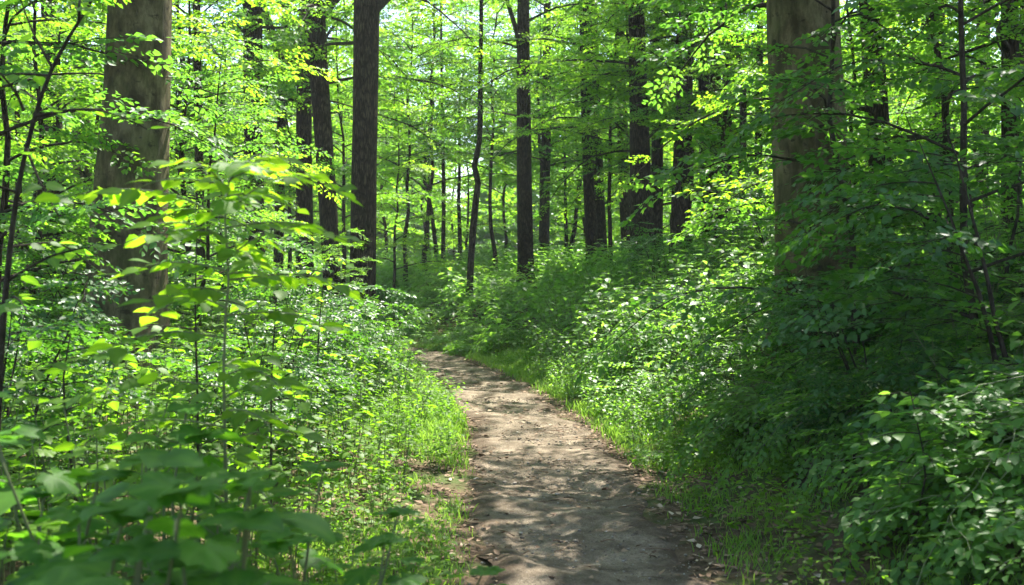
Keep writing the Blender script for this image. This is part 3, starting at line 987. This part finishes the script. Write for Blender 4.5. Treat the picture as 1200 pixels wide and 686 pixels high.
# the tall dense shrub and young tree right beside the camera's bank
near_tree = young_tree(480, 6.2, .08, 26, 2.0, .034, LEAF_DARK, L_WIDE, SPRAYS, gap=.17, size=.75)
x_, d = 3.35, 7.6
near_tree.put((x_, d, height(x_, d)), 1.0, 1.0, 'tall leafy young tree with dark forked stems at the right border, above the shrubs')
near_tree2 = young_tree(481, 5.6, .1, 26, 2.1, .035, LEAF_DEEP, L_WIDE, SPRAYS, gap=.17, size=.72)
x_, d = 3.02, 8.8
near_tree2.put((x_, d, height(x_, d)), 2.0, 1.0, 'leafy young tree overlapping the lower trunk of the massive grey beech')
SHRUBS = [(2.6, 7.2, .5, 'dark shrub on the right bank beneath the tall young tree'), (3.2, 6.2, .9, 'dark shrub at the right border, nearest the path walker'),
          (3.0, 9.5, .58, 'shrub in front of the massive grey beech'), (4.2, 9.0, 1.0, 'dark shrub behind the tall young tree on the right'),
          (2.1, 9.2, .4, 'low dark shrub beside the grass verge on the right'), (3.1, 12.2, .5, 'sunlit shrub on the bank left of the massive grey beech'),
          (4.2, 12.8, .45, 'shrub on the bank behind the massive grey beech'), (4.5, 17, .9, 'shrub below the twin trunks on the bank'),
          (3.0, 20, .7, 'shrub below the broad dark trunk on the bank'), (5.6, 20, .9, 'shrub at the foot of the wavy thin trunk'),
          (-4.5, 9.0, .6, 'shrub at the foot of the mottled beech'), (-2.2, 11.5, .6, 'sunlit shrub left of the path before the straight trunk'),
          (-4.8, 12, .75, 'shrub behind the foot of the mottled beech'), (-6.2, 14.5, .9, 'shrub at the left border deep in the undergrowth'),
          (-1.95, 7.4, .45, 'sunlit shrub between the mottled beech and the path'), (-4.3, 8.0, .75, 'shrub left of the mottled beech'),
          (-2.2, 9.2, .5, 'shrub beside the left verge, before the lit herbs'), (-3.0, 5.9, .6, 'shrub behind the bent dark sapling'),
          (-2.5, 13.2, .75, 'shrub before the straight dark trunk'), (-3.9, 13.6, .8, 'shrub before the leaning trunk'), (-2.3, 12.6, .5, 'bright shrub on the left verge halfway to the bend'),
          (-3.2, 16, .6, 'shrub beside the straight dark trunk'), (-1.9, 15.5, .42, 'small shrub at the left edge of the path before its bend')]
for k, (x_, d, sc, label) in enumerate(SHRUBS):
    SH[k % 3].put((x_, d, height(x_, d)), g.uniform(0, 6.28), sc, label)

# ------------------------------------------------------------------ distant trees and the far wood
g = np.random.default_rng(41)
pos = []
while len(pos) < 98:
    y_ = 36 + 44 * g.random() ** .8; x_ = g.uniform(-.56, .56) * y_
    if all((x_ - a) ** 2 + (y_ - b) ** 2 > 5 for a, b in pos) and side(x_, y_) ** 2 > 4:
        pos.append((x_, y_))
far_labels = ['distant leafy tree in the bright wood left of the path bend', 'distant leafy tree in the wood beyond the bend, near the middle', 'distant leafy tree in the wood beyond the right bank']
for k, (x_, y_) in enumerate(pos):
    z = 0 if x_ / y_ < -.14 else (1 if x_ / y_ < .06 else 2)
    YF[k % 4].put((x_, y_, height(x_, y_)), g.uniform(0, 6.28), g.uniform(.75, 1.25), far_labels[z],
                  ['distant trees at the left', 'distant trees in the middle', 'distant trees at the right'][z])
n = 90000
a = g.uniform(-.62, .62, n); r = g.uniform(78, 100, n)
x, y = np.sin(a) * r, np.cos(a) * r
top = 19 + 5 * np.sin(a * 23) + 3 * np.sin(a * 51 + 1) - 5 * np.exp(-((a + .05) / .06) ** 2)
z = height(x, y) + top * g.random(n) ** .85 * (.75 + .25 * np.sin(r * .9))
aa = g.uniform(0, 6.28, n)
mb = MB()
mb.inst(L_WIDE, frames(np.stack([np.cos(aa), np.sin(aa), g.normal(-.1, .3, n)], 1), jit_up(g, n, .6)) * g.uniform(.5, 1.0, n)[:, None, None],
        np.stack([x, y, z], 1), np.clip(g.normal(.5, .2, n), 0, 1))
o = mb.build('far_wood', LEAF_BEECH); o['kind'] = 'stuff'; o['label'] = 'hazy green mass of the far wood'

# ------------------------------------------------------------------ saplings by hand at the left
def big_leaf_sapling(name, label, stem, r, branches, mat, tmpl, leaf, seed, step=.085, twigmat=TWIG, tintm=.5, flat=.38):
    """stem: points; branches: lists of points, leaves alternate along each"""
    g = np.random.default_rng(seed)
    stem = resample(np.array(stem, float), .12); loc = stem[0].copy()
    root = thing(name, label, 'sapling', loc)
    m = MB(); m.tube(stem - loc, r * (1 - .7 * np.linspace(0, 1, len(stem))), 7, .5, .1, seed); m.build('stem', twigmat, root)
    fol = MB()
    for bp in branches:
        bp = resample(np.array(bp, float), .06)
        bm = MB(); bm.tube(bp - loc, r * .35 * (1 - .75 * np.linspace(0, 1, len(bp))) + .001, 5)
        L_ = np.linalg.norm(np.diff(bp, axis=0), axis=1).sum()
        nl = max(3, int(L_ / step)); Rs, Ts = [], []
        for k in range(nl + 1):
            f = .18 + .82 * k / nl
            p, d = poly_at(bp, f); a = math.atan2(d[1], d[0])
            for sd in ((-1, 1) if k < nl else (0,)):
                if sd and g.random() < .12:
                    continue
                a2 = a + sd * g.uniform(.6, 1.2)
                dv = np.array([math.cos(a2), math.sin(a2), g.normal(-.5 * flat, .5 * flat)])
                q = p + dv * leaf * .22
                fol.tube(np.stack([p, q]) - loc, [.0014, .0011], 3)
                Rs.append(frames(dv[None], jit_up(g, 1, flat))[0] * leaf * g.uniform(.5, 1.2)); Ts.append(q)
        bm.build('branch', twigmat, root)
        fol.inst(tmpl, np.array(Rs), np.array(Ts) - loc, np.clip(g.normal(tintm, .2, len(Ts)), 0, 1))
    fol.build('foliage', mat, root)


def rnd_branches(stem, n, f0, f1, l0, l1, seed, rise=.25):
    g = np.random.default_rng(seed); stem = resample(np.array(stem, float), .12); out = []; az = g.random() * 6
    for k in range(n):
        f = f0 + (f1 - f0) * (k + .5 * g.random()) / n
        p, _ = poly_at(stem, f); az += 2.4 + g.normal(0, .3)
        out.append(bough(p, az, g.uniform(l0, l1) * (1 - .35 * f), rise, .2, g, 5))
    return out


D = 3.7
st = [np.array([-1.02, D, .25]), P(262, 430, D), P(268, 330, D), P(264, 260, D), P(270, 205, D)]
br = [[P(268, 300, D), P(310, 275, D - .1), P(360, 262, D - .15)], [P(266, 280, D), P(225, 262, D - .15), P(185, 262, D - .2)],
      [P(264, 255, D), P(200, 228, D), P(130, 222, D + .05), P(75, 232, D + .1)], [P(266, 250, D), P(310, 215, D - .05), P(360, 205, D - .1), P(405, 232, D - .1)],
      [P(268, 225, D), P(240, 195, D - .2), P(205, 190, D - .3)], [P(270, 208, D), P(300, 182, D + .1), P(330, 185, D + .15)],
      [P(268, 215, D), P(285, 190, D - .2), P(300, 195, D - .4)], [P(266, 240, D), P(262, 215, D + .3), P(255, 205, D + .5)],
      [P(268, 320, D), P(300, 320, D + .2), P(330, 330, D + .4)]]
big_leaf_sapling('sapling', 'sunlit yellow green sapling with broad leaves in front of the mottled beech', st, .009, br + rnd_branches(st, 26, .3, 1, .3, .66, 4), LEAF_YELLOW, L_OVATE, .092, 901, .052, STEM, .5, .32)
D = 4.6
st = [np.array([-2.35, D, .3]), P(0, 430, D), P(8, 330, D), P(20, 230, D), P(38, 150, D), P(62, 80, D), P(100, 15, D), P(135, -40, D)]
br = [[P(28, 130, D), P(20, 110, D), P(4, 90, D - .1), P(-20, 70, D)], [P(30, 170, D), P(48, 215, D - .1), P(70, 255, D - .2)],
      [P(8, 330, D), P(60, 300, D), P(105, 290, D + .1)], [P(62, 80, D), P(40, 40, D), P(25, 0, D)]] + rnd_branches(st, 7, .3, .98, .4, .9, 3)
big_leaf_sapling('sapling', 'bent dark stemmed sapling arching from the left border up and right', st, .02, br, LEAF_BEECH, L_OVATE, .085, 902, .09)
D = 4.9
st = [np.array([-1.5, D, .3]), P(231, 460, D), P(229, 380, D), P(230, 300, D), P(233, 240, D)]
big_leaf_sapling('sapling', 'thin upright sapling right behind the sunlit yellow green sapling', st, .009, rnd_branches(st, 9, .3, 1, .3, .5, 5), LEAF_FRONT, L_OVATE, .1, 903, .09)
D = 5.6
st = [np.array([-1.32, D, .3]), P(318, 450, D), P(322, 380, D), P(326, 320, D)]
big_leaf_sapling('sapling', 'slender sapling between the sunlit sapling and the path', st, .008, rnd_branches(st, 9, .25, 1, .3, .5, 6), LEAF_FRONT, L_OVATE, .095, 904, .09)
D = 5.2
st = [np.array([-2.2, D, .35]), P(75, 470, D), P(76, 430, D), P(82, 395, D)]
big_leaf_sapling('sapling', 'leafy sapling in front of the foot of the mottled beech', st, .009, rnd_branches(st, 10, .25, 1, .3, .55, 7), LEAF_FRONT, L_OVATE, .095, 905, .09)
D = 8.2
st = [np.array([-1.55, D, .3]), P(372, 430, D), P(376, 360, D), P(384, 300, D)]
big_leaf_sapling('sapling', 'sunlit sapling left of the path, before the straight dark trunk', st, .009, rnd_branches(st, 12, .2, 1, .35, .6, 8), LEAF_BEECH, L_OVATE, .085, 906, .085)
D = 5.0
st = [np.array([1.95, D, .35]), P(1085, 560, D), P(1076, 500, D), P(1066, 455, D)]
big_leaf_sapling('sapling', 'small upright sapling standing out of the leafy bed at lower right', st, .007, rnd_branches(st, 12, .2, 1, .3, .5, 9, .1), LEAF_HERB, L_OVATE, .08, 907, .07)
D = 18.0
st = [np.array([2.3, D, .9]), P(767, 365, D), P(767, 330, D), P(766, 300, D)]
big_leaf_sapling('sapling', 'thin sapling standing up from the sunlit bank below the stout trunk', st, .014, rnd_branches(st, 8, .3, 1, .3, .5, 10, .1), LEAF_BEECH, L_OVATE, .1, 908, .1)

# ------------------------------------------------------------------ undergrowth
SEED = [plant_leaves(600 + i, 1.1, 4, 4, .165, .45, .15) for i in range(4)]          # broad lobed seedlings, near left
UPR = [plant_leaves(620 + i, 1.15, 5, 6, .125, .5, .2) for i in range(4)]            # upright leafy stems, left bed
HERB = [plant_leaves(640 + i, .95, 7, (6, 5)[i % 2], (.115, .14)[i % 2], .65, .25) for i in range(4)]           # nettle like herbs on the bank


def layered(seed, h, n, spread, sz):
    g = np.random.default_rng(seed); Rs, Ts, st = [], [], []
    for i in range(n):
        az = i * 2.4 + g.normal(0, .4)
        b = bough(np.array([g.normal(0, .06), g.normal(0, .06), -.03]), az, spread * g.uniform(.5, 1), h / spread * g.uniform(1.2, 2.2), .5 * h / spread, g, 6)
        st.append((b, .006))
        for R, T, sc, tn in bough_sprays(b, spread, g, .3, .22, sz, .45, .2):
            Rl, Tl, tw = SPRAYS_FINE[int(g.integers(6))]
            Rs.append((R @ Rl) * sc); Ts.append(T + (Tl @ R.T) * sc); st.append((tw[0][0] @ R.T * sc + T, .004))
    return np.concatenate(Rs), np.concatenate(Ts), st


LAY = [layered(660 + i, .6, 10, .8, .7) for i in range(4)]
P_SEED = [plant_proto('seedling', 'seedling', SEED[i], L_LOBED if i % 2 == 0 else L_BROAD, LEAF_FRONT, 700 + i) for i in range(4)]
P_UPR = [plant_proto('leafy_plant', 'plant', UPR[i], L_OVATE, LEAF_FRONT, 710 + i) for i in range(4)]
P_HERB = [plant_proto('woodland_herb', 'herb', HERB[i], L_OVATE if i % 2 else L_NARROW, LEAF_HERB, 720 + i) for i in range(4)]
P_LAY = [plant_proto('low_bush', 'bush', LAY[i], L_WIDE, LEAF_HERB, 730 + i) for i in range(4)]
g = np.random.default_rng(51)


def beds(n, x0, x1, y0, y1, ok, dmin):
    out = []
    xs, ys = scatter(n, x0, x1, y0, y1, g); ss = side(xs, ys)
    vis = (np.abs(xs) < .5 * ys + .7) & ok(xs, ys, ss)
    cell = {}
    for x_, y_, s_ in zip(xs[vis], ys[vis], ss[vis]):
        dm = dmin(y_); k = (int(x_ // .7), int(y_ // .7))
        if all((x_ - a) ** 2 + (y_ - b) ** 2 > dm * dm for i in (-1, 0, 1) for j in (-1, 0, 1) for a, b in cell.get((k[0] + i, k[1] + j), ())):
            cell.setdefault(k, []).append((x_, y_)); out.append((x_, y_, s_))
    return sorted(out, key=lambda q: q[1])


LB = beds(9000, -11, 0, 1.35, 27, lambda x, y, s: (s < -np.where(y < 6, 1.0, np.where(y < 17, 1.2, 1.05))) & ((y > 2.6) | (x < -.25)), lambda y: .29 if y < 8 else .36)
RB = beds(16000, .5, 14, 2.4, 27, lambda x, y, s: (s > np.where(y < 6, 1.95, np.where(y < 9, 2.2, .95))), lambda y: .30 if y < 8 else .36)
RB = [q for q in RB if q[1] < 26]
FB = beds(16000, -12, 16, 22, 44, lambda x, y, s: (np.abs(s) > 1.2) & ((y > 26) | (x < 1)), lambda y: .55)
stuffL, stuffR, stuffF = MB(), MB(), MB()
for x_, y_, sc in [(2.2, 11.2, 1.1), (2.8, 12.2, 1.4), (2.0, 12.6, 1.0), (1.9, 14, 1.15), (2.6, 14, 1.4), (3.4, 13.6, 1.4), (1.8, 15.6, 1.2), (2.6, 16, 1.4), (3.5, 15.8, 1.5), (2.0, 17.6, 1.3), (3.0, 18, 1.4), (4.0, 17.6, 1.4)]:
    (P_LAY + P_HERB)[int(g.integers(8))].put((x_, y_, float(height(x_, y_))), g.uniform(0, 6.28), sc, 'tall bright bush catching the sun on the bank right of the path', 'sunlit bushes on the bank')


def merge(mb, data, tmpl, loc, rz, sc, g):
    Rs, Ts, st = data
    c, s = math.cos(rz), math.sin(rz); Q = np.array([(c, -s, 0), (s, c, 0), (0, 0, 1)])
    mb.inst(tmpl, (Q @ Rs) * sc, loc + (Ts @ Q.T) * sc, np.clip(g.normal(.45, .2, len(Ts)) + g.normal(0, .12), 0, 1))


nS = nU = 0
print('beds', len(LB), len(RB), len(FB))
for x_, y_, s_ in LB:
    loc = (x_, y_, float(height(x_, y_, s_))); rz = g.uniform(0, 6.28)
    edge = min(1, .45 + .5 * (abs(s_) - .9))
    hs = g.uniform(.6, 1.05) * edge * (.93 if y_ < 10.5 else 1.1)
    if y_ < 3.4:
        if nS < 90:
            nS += 1
            P_SEED[int(g.integers(4))].put(loc, rz, hs, 'broad leaved seedling in the shaded bed nearest the camera at lower left', 'broad leaved seedlings at the lower left')
    elif nU < 270:
        nU += 1
        if g.random() < .8:
            P_UPR[int(g.integers(4))].put(loc, rz, hs, 'upright leafy plant in the bed between the path and the mottled beech', 'upright leafy plants left of the path')
        else:
            P_SEED[int(g.integers(4))].put(loc, rz, hs * .9, 'lobed leaf seedling among the upright leafy plants left of the path', 'lobed leaf seedlings left of the path')
    else:
        merge(stuffL, UPR[int(g.integers(4))], L_WIDE, np.array(loc), rz, hs * 1.05, g)
W_ = MB(); xs, ys = scatter(5200, -4, 5, 3.2, 24, g); ss = side(xs, ys)
ok = (((ss < -.75) & (ss > -1.9)) | ((ss > .85) & (ss < 2.3))) & (np.abs(xs - .3) < .5 * ys) & (wob(xs, ys, 2.1, 8) > -.25)
for x_, y_, s_ in list(zip(xs[ok], ys[ok], ss[ok]))[:520]:
    merge(W_, (HERB, SEED)[int(g.integers(2))][int(g.integers(4))], L_OVATE, np.array((x_, y_, float(height(x_, y_, s_)) + .01)), g.uniform(0, 6.28), g.uniform(.18, .42), g)
o = W_.build('verge_weeds', LEAF_FRONT); o['kind'] = 'stuff'; o['label'] = 'small weeds among the grass at both edges of the path'
o = stuffL.build('undergrowth', LEAF_FRONT); o['kind'] = 'stuff'; o['label'] = 'dense leafy undergrowth deeper in the wood left of the path'
nH = nL = 0
for x_, y_, s_ in RB:
    loc = (x_, y_, float(height(x_, y_, s_))); rz = g.uniform(0, 6.28)
    edge = min(1, .5 + .4 * (abs(s_) - 1.1)); hs = g.uniform(.75, 1.2) * edge
    if y_ < 9.5 and (x_ > .9):
        if g.random() < .65 and nL < 200:
            nL += 1
            P_LAY[int(g.integers(4))].put(loc, rz, hs, 'low leafy bush with flat layered sprays on the shaded right bank', 'low layered bushes on the right bank')
        elif nH < 230:
            nH += 1
            P_HERB[int(g.integers(4))].put(loc, rz, hs, 'green woodland herb on the shaded right bank', 'woodland herbs on the shaded bank')
    elif nH < 260 and s_ < 6:
        nH += 1
        P_HERB[int(g.integers(4))].put(loc, rz, hs, 'bushy herb on the sunlit part of the right bank beyond the shade', 'woodland herbs on the sunlit bank')
    else:
        merge(stuffR, HERB[int(g.integers(4))], L_SIMPLE, np.array(loc), rz, hs * 1.1, g)
o = stuffR.build('undergrowth', LEAF_HERB); o['kind'] = 'stuff'; o['label'] = 'soft green herbs covering the bank further up the path'
for x_, y_, s_ in FB:
    big = .5 + .5 * float(wob(x_, y_, .9, 5))
    data = (HERB, UPR, LAY)[int(g.integers(3))][int(g.integers(4))]
    merge(stuffF, (data[0] * 1.25, data[1], data[2]), L_WIDE, np.array((x_, y_, float(height(x_, y_, s_)))), g.uniform(0, 6.28), g.uniform(.5, .8) + .7 * big, g)
o = stuffF.build('undergrowth', LEAF_HERB); o['kind'] = 'stuff'; o['label'] = 'green herb cover on the bank around the far bend'
print('counts', nS, nU, nH, nL)

# ------------------------------------------------------------------ big seedlings right in front of the camera
g = np.random.default_rng(61)
HERO = [plant_proto('seedling', 'seedling', plant_leaves(680 + i, 1.0, 3, 5, .135, .36, .1, low=.3, top=5, tilt=.18), (L_LOBED, L_LOBED, L_LOBED, L_BROAD)[i], LEAF_NEAR, 740 + i) for i in range(4)]
for k, (px, d, zt) in enumerate([(40, 1.45, 1.44), (150, 1.7, 1.30), (330, 2.15, 1.30), (20, 1.9, 1.42), (230, 1.5, 1.17), (120, 2.3, 1.38), (350, 2.7, 1.22), (270, 2.5, 1.33),
                                 (60, 1.25, 1.2), (190, 2.9, 1.35), (340, 3.1, 1.3), (90, 3.1, 1.4), (300, 1.75, 1.1), (0, 2.6, 1.45), (180, 2.0, 1.2), (250, 1.9, 1.15), (110, 1.9, 1.25), (410, 2.9, 1.1), (430, 3.4, 1.1), (60, 2.2, 1.3), (300, 3.4, 1.25), (200, 3.5, 1.3)]):
    x_ = (px - CX) * d / F; z_ = float(height(x_, d))
    HERO[k % 4].put((x_, d, z_), g.uniform(0, 6.28), zt - z_, 'large seedling with broad flat leaves close in front at the lower left', 'large broad leaved seedlings closest in front')

# ------------------------------------------------------------------ air
hz = MB()
c = np.array([(x, y, z) for x in (-260, 260) for y in (-90, 320) for z in (-3, 40)], float)
hz.add(c, [(0, 1, 3, 2), (4, 6, 7, 5), (0, 4, 5, 1), (2, 3, 7, 6), (0, 2, 6, 4), (1, 5, 7, 3)])
m, nt, N, L = new_mat('air')
v = N('VolumePrincipled'); v.inputs['Density'].default_value = HAZE; v.inputs['Color'].default_value = (.9, .96, 1, 1); v.inputs['Anisotropy'].default_value = .2
o_ = N('OutputMaterial'); L(v.outputs[0], o_.inputs['Volume'])
o = hz.build('haze', m, smooth=False); o['kind'] = 'stuff'; o['label'] = 'thin pale haze in the air of the wood'

# ================================================================== LIGHT, SKY, CAMERA
w = bpy.data.worlds.new('World'); S.world = w; w.use_nodes = True
nt = w.node_tree; bg = nt.nodes['Background']
sky = nt.nodes.new('ShaderNodeTexSky'); sky.sky_type = 'NISHITA'; sky.sun_disc = False
sky.sun_elevation = SUN_EL; sky.sun_rotation = SUN_AZ
sky.air_density = 1.0; sky.dust_density = 1.5; sky.ozone_density = 1.0
nt.links.new(sky.outputs[0], bg.inputs[0]); bg.inputs[1].default_value = .105
sl = bpy.data.lights.new('sun', 'SUN'); sl.energy = 5.0; sl.angle = math.radians(.53); sl.color = (1, .95, .86)
so = bpy.data.objects.new('sun', sl); COL.objects.link(so)
so.rotation_euler = Vector(SUN).to_track_quat('Z', 'Y').to_euler(); so.location = (6, 10, 30)

cam = bpy.data.cameras.new('camera'); cam.lens = 36; cam.sensor_width = 36; cam.clip_end = 1500; cam.clip_start = .05
co = bpy.data.objects.new('camera', cam); COL.objects.link(co)
co.location = (0, 0, EYE); co.rotation_euler = (math.radians(90 - .38), 0, 0)
cam.dof.use_dof = True; cam.dof.focus_distance = 11; cam.dof.aperture_fstop = 3.2
S.camera = co
S.view_settings.view_transform = 'Standard'; S.view_settings.look = 'None'
S.view_settings.exposure = 2.18; S.view_settings.gamma = 1; S.view_settings.use_curve_mapping = False
cy = S.cycles
cy.max_bounces = 8; cy.diffuse_bounces = 4; cy.glossy_bounces = 2; cy.transmission_bounces = 6; cy.transparent_max_bounces = 4
cy.use_denoising = True; cy.caustics_reflective = False; cy.caustics_refractive = False
cy.sample_clamp_indirect = 6
